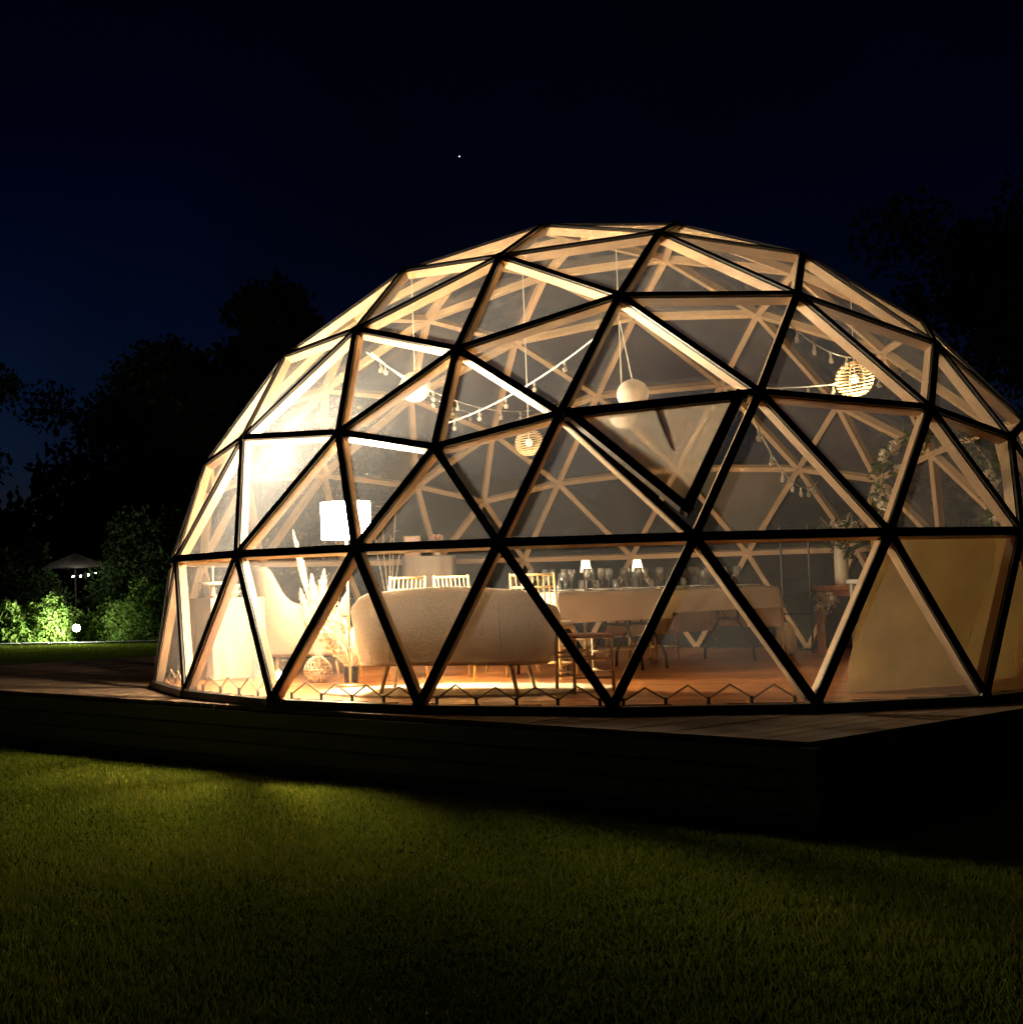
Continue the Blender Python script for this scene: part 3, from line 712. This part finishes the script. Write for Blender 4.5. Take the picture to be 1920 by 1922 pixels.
def bloom(mb, c, r, n=14):
    c = Vector(c)
    for _ in range(n):
        d = Vector((random.gauss(0,1),random.gauss(0,1),random.gauss(.3,1))).normalized(); s = d.orthogonal().normalized(); t = d.cross(s)
        a = random.uniform(0,6.28); s, t = s*math.cos(a)+t*math.sin(a), t*math.cos(a)-s*math.sin(a)
        p = c+d*r*.35; mb.add([p-s*r*.35, p+d*r*.5-t*r*.42, p+d*r*.65+s*r*.45, p+d*r*.45+t*r*.42], [(0,1,2,3)])
def leafy(mb, c, r, n, size=.05):
    c = Vector(c)
    for _ in range(n):
        d = Vector((random.gauss(0,1),random.gauss(0,1),random.gauss(0,1))).normalized(); p = c+d*r*random.random()**.5
        s = Vector((random.gauss(0,1),random.gauss(0,1),random.gauss(0,.7))).normalized(); t = s.orthogonal().normalized(); l = size*random.uniform(.6,1.3)
        mb.add([p, p+s*l*.5+t*l*.22, p+s*l, p+s*l*.5-t*l*.22], [(0,1,2,3)])
fv = thing('flower_pot', 'small pot of blush pink flowers on the cocktail table', 'flowers', (-1.46,2.22,1.158))
obj('pot', MB().lathe([(.001,0),(.04,0),(.055,.08),(.048,.08),(.001,.07)], 14), 'ceramic', fv, smooth=True)
mb = MB(); [bloom(mb, (random.uniform(-.09,.09),random.uniform(-.07,.07),.13+random.uniform(0,.09)), .035) for _ in range(14)]; obj('blooms', mb, 'pinkpetal', fv)
mb = MB(); leafy(mb, (0,0,.12), .10, 60, .05); obj('leaves', mb, 'leaf', fv)

# ------------------------------------------------------------------ right side: black stand, plinth, vases, flowers
bs = thing('metal_stand', 'tall black metal ladder stand beside the flower table', 'stand', (2.38,2.30,0), rad(-8))
for x in (-.14,.14): obj('upright', MB().tube([(x,0,0),(x,0,1.38)], .013, 8), 'metal', bs)
for z in (.03,.42,.62,.80,1.36): obj('rung', MB().tube([(-.14,0,z),(.14,0,z)], .009, 6), 'metal', bs)
for x in (-.14,.14): obj('foot', MB().tube([(x,-.16,.012),(x,.16,.012)], .011, 6), 'metal', bs)
pt = thing('flower_table', 'red-stained wooden side table carrying the tall cream vase', 'table', (2.80,2.05,0), rad(-12))
o = obj('tabletop', MB().box((0,0,.695), (.60,.40,.05)), 'redwood', pt); bevel(o, .006)
for x in (-.24,.20):
    for y in (-.14,.14): obj('leg', MB().box((x,y,.335), (.07,.07,.67)), 'redwood', pt)
obj('apron', MB().box((-.02,-.14,.64), (.37,.02,.06)), 'redwood', pt)
cv = thing('tall_vase', 'tall cream ceramic cylinder vase with leaves and white flowers on the red table', 'vase', (2.77,1.98,.722))
obj('body', MB().lathe([(.001,0),(.062,0),(.070,.04),(.068,.36),(.058,.42),(.050,.42),(.058,.36),(.001,.30)], 22), 'ceramic', cv, smooth=True)
mb = MB()
for _ in range(26):
    a = random.uniform(0,6.28); r_ = random.uniform(.02,.17); bloom(mb, (r_*math.cos(a)+.03, r_*math.sin(a)*.7, .50+random.uniform(-.04,.16)), random.uniform(.03,.05))
obj('blooms', mb, 'petal', cv)
mb = MB(); leafy(mb, (.03,0,.52), .24, 150, .09); leafy(mb, (.04,-.03,.33), .09, 26, .10); obj('leaves', mb, 'leaf', cv)
mb = MB()
for _ in range(12): mb.tube([(0,0,.3),(random.uniform(-.06,.06),random.uniform(-.05,.05),.44),(random.uniform(-.22,.24),random.uniform(-.12,.12),.62+random.uniform(0,.16))], .003, 4)
obj('stems', mb, 'stem', cv)
hf = thing('hanging_bouquet', 'bouquet of white hydrangea heads hanging at the front of the red table', 'bouquet', (2.52,1.74,.55))
mb = MB()
for _ in range(32): bloom(mb, (random.gauss(0,.055),random.gauss(0,.04),random.gauss(0,.055)), .035)
obj('blooms', mb, 'petal', hf)
mb = MB(); leafy(mb, (-.10,0,.08), .09, 40, .06); obj('leaves', mb, 'leaf', hf)
obj('stems', MB().tube([(.02,0,-.04),(-.03,0,-.30)], [.02,.014], 7).tube([(.0,.0,.05),(.05,.06,.11)], .006, 5), 'stem', hf)
fvs = thing('fluted_vase', 'squat cream fluted vase on the floor by the table end', 'vase', (2.12,1.72,0))
obj('body', MB().lathe([(.001,0),(.07,0),(.10,.06),(.105,.16),(.08,.29),(.045,.335),(.04,.35),(.034,.35),(.04,.32),(.001,.29)], 72, flute=.045, nf=14), 'ceramic', fvs, smooth=True)
obj('dry_stem', MB().tube([(0,0,.28),(-.03,.0,.42),(-.09,.01,.62)], [.008,.006,.002], 6), 'stem', fvs)
wt = thing('white_table', 'small white side table behind the red flower table', 'table', (3.02,1.72,0), rad(30))
obj('tabletop', MB().box((0,0,.76), (.40,.36,.045)), 'plate', wt)
for x in (-.16,.16):
    for y in (-.14,.14): obj('leg', MB().box((x,y,.369), (.035,.035,.737)), 'plate', wt)

# ------------------------------------------------------------------ garland on the struts at the right
gl = thing('flower_garland', 'green garland with white flowers draped along the dome struts', 'garland', (0,0,0))
gp = [Vector(p) for p in ((1.90,-2.52,1.36),(1.92,-2.52,1.50),(1.93,-2.55,1.66),(2.02,-2.58,1.82),(2.14,-2.62,1.90),(2.30,-2.60,1.93),(2.45,-2.56,1.92),(2.60,-2.50,1.82),(2.72,-2.45,1.66),(2.77,-2.42,1.52),(2.76,-2.42,1.36),(2.74,-2.42,1.22),(2.78,-2.40,1.12))]
obj('vine', MB().tube(gp, .008, 6), 'stem', gl)
lm = MB(); pm_ = MB()
for i in range(len(gp)-1):
    for q in range(3):
        c = gp[i].lerp(gp[i+1], q/3); leafy(lm, c+Vector((random.uniform(-.03,.03),0,random.uniform(-.03,.03))), .085, 16 if random.random() < .8 else 5, .075)
for c in ((1.94,-2.60,1.74),(1.97,-2.62,1.78),(2.00,-2.60,1.66),(1.93,-2.58,1.44),(2.13,-2.7,1.78),(2.16,-2.68,1.74),(2.36,-2.66,1.90),(2.70,-2.52,1.58),(2.72,-2.52,1.50),(2.70,-2.50,1.44),(2.74,-2.48,1.22),(2.78,-2.46,1.16),(1.90,-2.56,1.38)):
    for _ in range(2): bloom(pm_, Vector(c)+Vector((random.uniform(-.03,.03),random.uniform(-.02,.02),random.uniform(-.03,.03))), random.uniform(.03,.048))
obj('leaves', lm, 'leaf', gl); obj('blooms', pm_, 'petal', gl)

# ------------------------------------------------------------------ lanterns and string lights
def paper_lantern(c, r, label, cord_to):
    t = thing('paper_lantern', label, 'lantern', c, 0, 'round white paper lanterns')
    prof = []
    for i in range(33):
        a = math.pi*(.06+.88*i/32); prof.append((r*math.sin(a)*(1+.018*math.cos(i*math.pi)), -r*math.cos(a)))
    obj('globe', MB().lathe(prof, 28), 'paper', t, smooth=True)
    obj('cord', MB().tube([(0,0,r*.97), tuple(Vector(cord_to)-Vector(c))], .004, 5), 'cable', t)
paper_lantern((.18,-2.05,2.36), .125, 'white paper lantern hanging above the propped-open vent', (.02,-2.70,2.86))
paper_lantern((-1.60,-.70,2.69), .145, 'white paper lantern hanging above the armchair side of the dome', (-1.60,-.70,3.75))
paper_lantern((.20,-1.2,2.28), .115, 'smaller lantern added as the ghost reflection of the paper lantern in the vent sheet', (.20,-1.2,3.85))  # added lantern shape for the reflected ghost of the hanging one
def wicker_lantern(c, r, label, top, power):
    t = thing('wicker_lantern', label, 'lantern', c, 0, 'openwork wicker lanterns')
    for i in range(11):
        z = -r+2*r*(i+.5)/11; rr = math.sqrt(max(.001, r*r-z*z)); mb = MB()
        mb.tube([(rr*math.cos(a), rr*math.sin(a), z+.12*rr*math.cos(a)) for a in np.linspace(0,6.283,29)[:-1]], .0055, 5, closed=True); obj('wicker_ring', mb, 'wicker', t, smooth=True)
    rb = MB()
    for k in range(4): rb.tube([(r*.98*math.cos(a)*math.cos(k*.785), r*.98*math.cos(a)*math.sin(k*.785), r*.98*math.sin(a)) for a in np.linspace(0,6.283,25)[:-1]], .003, 4, closed=True)
    obj('rib', rb, 'wicker', t)
    b = obj('bulb', MB().sphere((0,0,0), .035, 10, 8), None, t, smooth=True); b.data.materials.append(M_lant)
    light('lantern_light', 'POINT', power, (1,.82,.50), (0,0,-.045), t, .03)
    obj('cord', MB().tube([(0,0,.03), tuple(Vector(top)-Vector(c))], .004, 5), 'cable', t)
M_lant = emit('lantern_bulb', (1,.86,.50), .14)
wicker_lantern((2.10,-1.30,2.50), .155, 'openwork wicker lantern on the garland side of the dome', (2.10,-1.30,3.30), 1.6)
wicker_lantern((-.54,0,2.19), .13, 'openwork wicker lantern above the long table', (-.54,0,4.05), .12)
bulbme = MB().lathe([(.010,.03),(.012,.0),(.010,-.006),(.022,-.03),(.024,-.045),(.016,-.065),(.001,-.07)], 10).mesh('bulb'); bulbme.materials.append(M['bulbglass'])
def string_lights(a, b, sag, nbulb, label, r=.006):
    a = Vector(a); b = Vector(b); t = thing('string_lights', label, 'string lights', a, 0, 'strings of unlit festoon bulbs')
    path = [a.lerp(b, i/16)-Vector((0,0,sag*4*(i/16)*(1-i/16)))-a for i in range(17)]
    obj('cable', MB().tube(path, r, 5), 'cable', t)
    for k in range(nbulb):
        u = (k+.5)/nbulb; p = a.lerp(b, u)-Vector((0,0,sag*4*u*(1-u)))-a
        link('bulb', bulbme, None, t, p-Vector((0,0,.03)), smooth=False)
string_lights((-.02,-2.72,2.85), (-1.36,-.2,2.38), .10, 6, 'festoon string running from the front hub above the vent towards the armchair', .007)
string_lights((-1.98,-2.0,2.83), (-.45,1.2,2.64), .16, 7, 'festoon string passing behind the paper lantern above the armchair')
string_lights((-1.94,-1.9,2.84), (-.95,2.3,2.75), .10, 5, 'thin festoon string running to the far struts behind the armchair')
string_lights((1.33,-2.40,2.82), (2.10,-1.30,2.68), .06, 4, 'festoon string dropping from a hub to the wicker lantern by the garland')
string_lights((1.20,-2.2,2.34), (3.0,.2,2.75), .04, 6, 'festoon string running level past the wicker lantern by the garland')
string_lights((.86,-3.20,2.04), (2.65,2.3,1.85), .25, 7, 'festoon string running from beside the vent to the far struts')

# ------------------------------------------------------------------ garden behind the deck
def shrub(name, label, c, sx, sz, n, mt, lsize=.07, cat='shrub', group='garden shrubs behind the deck', seed=1):
    rd = np.random.default_rng(seed)
    t = thing(name, label, cat, c, 0, group)
    k = n
    d = rd.normal(size=(k,3)); d /= np.linalg.norm(d, axis=1)[:,None]; d[:,2] = np.abs(d[:,2])*1.0
    rr = rd.random(k)**.33
    lump = 1+.22*np.sin(d[:,0]*5+seed)*np.cos(d[:,1]*4+d[:,2]*6)
    P = d*(rr*lump)[:,None]*np.array([sx,sx*.8,sz])
    P[:,2] += .04
    leaf_cloud('foliage', P, lsize, mt, t, rd)
    mb = MB()
    for q in range(5):
        a = q*1.26; mb.tube([(0,0,0),(.3*sx*math.cos(a),.3*sx*math.sin(a),sz*.4),(.6*sx*math.cos(a),.55*sx*math.sin(a),sz*.75)], [.03,.02,.006], 5)
    obj('stems', mb, 'bark', t); return t
def leaf_cloud(name, P, size, mt, parent, rd, long=1.0):
    k = len(P); s = rd.normal(size=(k,3)); s /= np.linalg.norm(s,axis=1)[:,None]; q = rd.normal(size=(k,3)); tt = np.cross(s,q); tt /= np.linalg.norm(tt,axis=1)[:,None]+1e-9
    l = (size*(.6+.8*rd.random(k)))[:,None]
    V = np.empty((k,4,3)); V[:,0] = P; V[:,1] = P+s*l*.5*long+tt*l*.28; V[:,2] = P+s*l*long; V[:,3] = P+s*l*.5*long-tt*l*.28
    me = bpy.data.meshes.new(name); me.vertices.add(k*4); me.loops.add(k*4); me.polygons.add(k)
    me.vertices.foreach_set('co', V.ravel()); me.loops.foreach_set('vertex_index', np.arange(k*4)); me.polygons.foreach_set('loop_start', np.arange(k)*4)
    me.update(calc_edges=True); return link(name, me, mt, parent)
shrub('garden_shrub', 'bright yellow-green shrub lit up beside the garden spotlight', (-11.75,22.6,G), .85, 1.15, 5200, 'bushleaf', .10, seed=1)
shrub('garden_shrub', 'dark low shrub right behind the garden spotlight', (-10.2,23.0,G), .95, .95, 4200, 'bushleaf', .10, seed=2)
shrub('garden_shrub', 'wide dark shrub against the glowing side of the dome', (-8.9,22.2,G), 1.15, 1.5, 6000, 'bushleaf', .10, seed=3)
shrub('garden_shrub', 'large-leaved dark shrub between the spiky plant and the bright shrub', (-12.75,22.3,G), .55, 1.1, 1300, 'bushleaf', .17, seed=4)
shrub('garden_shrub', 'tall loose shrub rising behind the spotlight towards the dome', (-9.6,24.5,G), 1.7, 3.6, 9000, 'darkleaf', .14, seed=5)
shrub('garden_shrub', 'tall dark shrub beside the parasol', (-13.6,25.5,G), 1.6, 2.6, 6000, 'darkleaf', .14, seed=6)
sp = thing('spiky_plant', 'clump of upright strappy leaves at the edge of the path', 'plant', (-13.35,21.9,G))
for k in range(34):
    a = random.uniform(0,6.28); r_ = random.uniform(.05,.40); h = random.uniform(.5,.95); b0 = Vector((random.uniform(-.3,.3),random.uniform(-.2,.2),0)); t0 = b0+Vector((r_*math.cos(a),r_*math.sin(a),h)); s = Vector((math.sin(a),-math.cos(a),0))*.025
    obj('leaf_blade', MB().add([b0-s,b0+s,b0.lerp(t0,.6)+s*.9+Vector((0,0,.1)),t0,b0.lerp(t0,.6)-s*.9+Vector((0,0,.1))], [(0,1,2,3,4)]), 'bushleaf', sp)
# low stone edging between lawn and planting
edg = thing('stone_edging', 'row of pale edging stones between the far lawn and the shrubs', 'edging', (0,0,0))
x = -16.0
while x < -4.5:
    w = random.uniform(.5,.8); y = 21.2+.05*math.sin(x*1.3)
    o = obj('stone', MB().box((x+w/2,y,G+.045), (w-.02,.22,.11+random.uniform(-.02,.02))), 'stone', edg, smooth=False); bevel(o, .02, 2); x += w
# garden spotlight
gs = thing('garden_spotlight', 'blazing white garden spotlight on a short spike in the planting', 'spotlight', (-10.82,21.75,G))
obj('spike', MB().tube([(0,0,0),(0,0,.36)], .018, 8), 'metal', gs)
obj('housing', MB().lathe([(.001,-.14),(.06,-.14),(.115,.06),(.11,.06),(.10,.045),(.001,.045)], 20), 'metal', gs, smooth=True)
obj('lens', MB().lathe([(.001,.05),(.10,.05)], 20), None, gs)
hs_, ln_ = gs.children[1], gs.children[2]; ln_.data.materials.append(emit('spot_lens', (.93,1,.94), 160))
for q in (hs_, ln_): q.rotation_euler = (rad(74), 0, rad(18)); q.location = (0,-.02,.43)
sl = light('spot_light', 'SPOT', 62, (.92,1,.86), (0,-.20,.46), gs, .06); sl.data.spot_size = rad(125); sl.data.spot_blend = .8
sl.rotation_euler = Vector((-1,.35,.02)).to_track_quat('-Z','Y').to_euler()
light('spill_light', 'POINT', 14, (.92,1,.86), (0,-.18,.46), gs, .06)
# parasol with a few lit bulbs
ps = thing('parasol', 'pale garden parasol standing among the shrubs', 'parasol', (-12.0,26.2,G))
obj('pole', MB().tube([(0,0,0),(0,0,2.55)], .025, 8), 'bark', ps)
v = [(0,0,2.5)]+[(1.15*math.cos(a),1.15*math.sin(a),2.08-.03*(i%2)) for i,a in enumerate(np.linspace(0,6.283,17)[:-1])]
obj('canopy', MB().add(v, [(0,i+1,(i+1)%16+1) for i in range(16)]), 'parasol', ps)
fs = thing('fairy_lights', 'four small white lit bulbs on a wire under the parasol', 'lights', (-11.75,25,1.26))
pts = [Vector(p)-Vector((-11.75,25,1.26)) for p in ((-11.75,25,1.26),(-11.53,25,1.26),(-11.30,25,1.29),(-11.08,25,1.33))]
obj('wire', MB().tube([Vector((-.5,.5,.5))]+[p+Vector((0,0,.02)) for p in pts]+[Vector((1.2,.3,.45))], .006, 4), 'metal', fs)
M_fairy = emit('fairy_bulb', (1,.97,.9), 22)
for p in pts: b = obj('bulb', MB().sphere(tuple(p), .022, 8, 6), None, fs); b.data.materials.append(M_fairy)

# trees
def tree(label, c, h, crown_r, crown_h, n, seed, leaf=.28, group='dark trees behind the dome'):
    rd = np.random.default_rng(seed); t = thing('broadleaf_tree', label, 'tree', c, 0, group); rs = random.Random(seed)
    mb = MB(); tips = []
    mb.tube([(0,0,0),(.05*h*rs.uniform(-.4,.4),0,h*.35),(.05*h*rs.uniform(-.6,.6),.1,h*.75)], [.022*h,.016*h,.005*h], 8)
    for k in range(9):
        a = k*2.4+rs.random(); z0 = h*rs.uniform(.28,.6); L = crown_r*rs.uniform(.6,1); z1 = z0+h*rs.uniform(.1,.32)
        p = [(0,0,z0),(L*.5*math.cos(a),L*.5*math.sin(a),(z0+z1)/2+.05*h),(L*math.cos(a),L*math.sin(a),z1)]; mb.tube(p, [.008*h,.005*h,.0015*h], 6); tips += [p[1],p[2]]
    obj('trunk', mb, 'bark', t)
    cl = [(np.array(q), crown_r*rs.uniform(.22,.42)) for q in tips]
    for _ in range(26):
        d = rd.normal(size=3); d /= np.linalg.norm(d); cl.append((np.array([0,0,h-crown_h/2])+d*np.array([crown_r*.72,crown_r*.72,crown_h*.42])*rd.random()**.4, crown_r*rs.uniform(.2,.36)))
    P = []
    per = n//len(cl)
    for cc_, r_ in cl:
        d = rd.normal(size=(per,3)); d /= np.linalg.norm(d,axis=1)[:,None]; P.append(cc_+d*(r_*rd.random(per)**.45)[:,None]*np.array([1,1,.75]))
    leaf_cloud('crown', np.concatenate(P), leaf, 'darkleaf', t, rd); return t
tree('dark tree at the far edge of the garden, beyond the parasol', (-18.5,31,G), 12.4, 3.0, 8, 14000, 11)
tree('broad dark tree rising beside the left shoulder of the dome', (-7.4,32,G), 11.9, 4.2, 8.5, 22000, 12)
tree('smaller dark tree between the two larger ones', (-12.8,40,G), 10.2, 4.0, 7, 15000, 13)
tree('tall dark tree beyond the garland side of the dome', (18.0,34,G), 14.6, 5.0, 10, 20000, 15)
# far wood closing the horizon
rd = np.random.default_rng(99); hv = []; hf_ = []; nh = 90
for i in range(nh+1):
    x = -110+220*i/nh; top = 8.2+1.5*math.sin(i*.9)+1.1*math.sin(i*2.3+1)+.8*math.sin(i*.31)
    hv += [(x, 66, G-.5), (x, 68, G+top*.75), (x, 72, G+top*.9), (x, 80, G-.5)]
for i in range(nh):
    for q in range(3): hf_.append((i*4+q, i*4+4+q, i*4+5+q, i*4+1+q))
hill = obj('wooded_bank', MB().add(hv, hf_), 'darkleaf', smooth=True); struct(hill)
nw = 60000; xi = rd.random(nw)*220-110; ii = (xi+110)/220*nh; tp = 8.2+1.5*np.sin(ii*.9)+1.1*np.sin(ii*2.3+1)+.8*np.sin(ii*.31)
kx = (xi < -4.5) | (xi > 24); xi = xi[kx]; tp = tp[kx]; nw = len(xi)
PP = np.stack([xi, 62+8*rd.random(nw), G+tp*(.05+1.0*rd.random(nw)**.7)],1)
wd = leaf_cloud('far_wood', PP, .7, 'darkleaf', None, rd); stuff(wd); tag(wd, 'far dark wood closing off the garden', 'wood')
# a lone star
o = obj('star', MB().sphere((0,0,0), .15, 8, 6), None, loc=(6.66,400,123.96)); o.data.materials.append(emit('star_glow', (.8,.9,1), .25)); tag(o, 'single bright star in the night sky above the dome', 'star')

# ------------------------------------------------------------------ steps at the end of the deck
stp = thing('deck_steps', 'grey wooden steps with a dark post at the end of the deck', 'steps', (0,0,0))
c0 = corner+dr*2.62; axs = (Vector((*dr,0)), Vector((.729,-.685,0)), Vector((0,0,1)))
def wpt(a, b): q = c0+dr*a+Vector((.729,-.685))*b; return q
q = wpt(.0,.0); obj('post', MB().box((q.x,q.y,-.31), (.06,.07,.48), axs), 'fascia', stp)
for k in range(2):
    q = wpt(.62,.02+.26*k); zt = -.20-.17*k
    o = obj('tread', MB().box((q.x,q.y,zt), (.95,.27,.04), axs), 'wood_grey', stp); bevel(o, .005, 1)
    for a in (.2,1.04): q2 = wpt(a,.02+.26*k); obj('riser_support', MB().box((q2.x,q2.y,(zt-.02+G)/2), (.05,.2,(zt-.02)-G), axs), 'fascia', stp)

# ------------------------------------------------------------------ lawn grass
def grass():
    cx, cyy = -1.38, -14.05; n = 900000
    r = 3.0+13.2*rng.random(n)**.75; th = rad(-27)+rad(66)*rng.random(n)     # a wide fan in front of where the photographer stands
    x = cx+r*np.sin(th); y = cyy+r*np.cos(th)
    d = (x-corner.x)*(-.612)+(y-corner.y)*(-.791); d2 = (x-corner.x)*.729+(y-corner.y)*(-.685)
    keep = (d > .03) | (d2 > .03); x = x[keep]; y = y[keep]; k = len(x)
    patch = .5+.25*np.sin(x*1.7+1.1*np.sin(y*1.3))+.25*np.sin(y*2.3+x*.7+1.3*np.sin(x*3.1))
    fine = .5+.5*np.sin(x*9+3*np.sin(y*7))*np.sin(y*11+2*np.sin(x*6))
    h = (.018+.022*rng.random(k))*(.7+.55*patch)*(.8+.4*fine); az = rng.random(k)*6.283; w = .0022+.0018*rng.random(k)
    lean = h*(.15+.75*rng.random(k)); la = rng.random(k)*6.283
    nf = 120000; xf = -17+13.5*rng.random(nf); yf = 6.5+14.4*rng.random(nf); kf = (xf*.685+yf*.729 > -1) | (xf < -7.2)
    xf = xf[kf]; yf = yf[kf]; nf = len(xf); x = np.concatenate([x,xf]); y = np.concatenate([y,yf]); k0 = k; k = len(x)
    h = np.concatenate([h,.05+.05*rng.random(nf)]); w = np.concatenate([w,.006+.006*rng.random(nf)]); az = np.concatenate([az,rng.random(nf)*6.283])
    lean = np.concatenate([lean,.05*rng.random(nf)]); la = np.concatenate([la,rng.random(nf)*6.283]); patch = np.concatenate([patch,np.full(nf,.5)])
    V = np.empty((k,3,3)); z0 = np.full(k, G-.002)
    V[:,0] = np.stack([x-w*np.cos(az), y-w*np.sin(az), z0],1); V[:,1] = np.stack([x+w*np.cos(az), y+w*np.sin(az), z0],1)
    V[:,2] = np.stack([x+lean*np.cos(la), y+lean*np.sin(la), z0+h],1)
    me = bpy.data.meshes.new('grass'); me.vertices.add(k*3); me.loops.add(k*3); me.polygons.add(k)
    me.vertices.foreach_set('co', V.ravel()); me.loops.foreach_set('vertex_index', np.arange(k*3)); me.polygons.foreach_set('loop_start', np.arange(k)*3)
    me.update(calc_edges=True)
    tone = np.clip(.15+.5*rng.random(k)+.35*(patch-.5)+.45*(rng.random(k) < .12),0,1).astype(np.float32)
    at = me.attributes.new('tone', 'FLOAT', 'FACE'); at.data.foreach_set('value', tone)
    o = link('grass', me, 'grass'); stuff(o); tag(o, 'short mown lawn grass in front of the deck', 'grass')
grass()
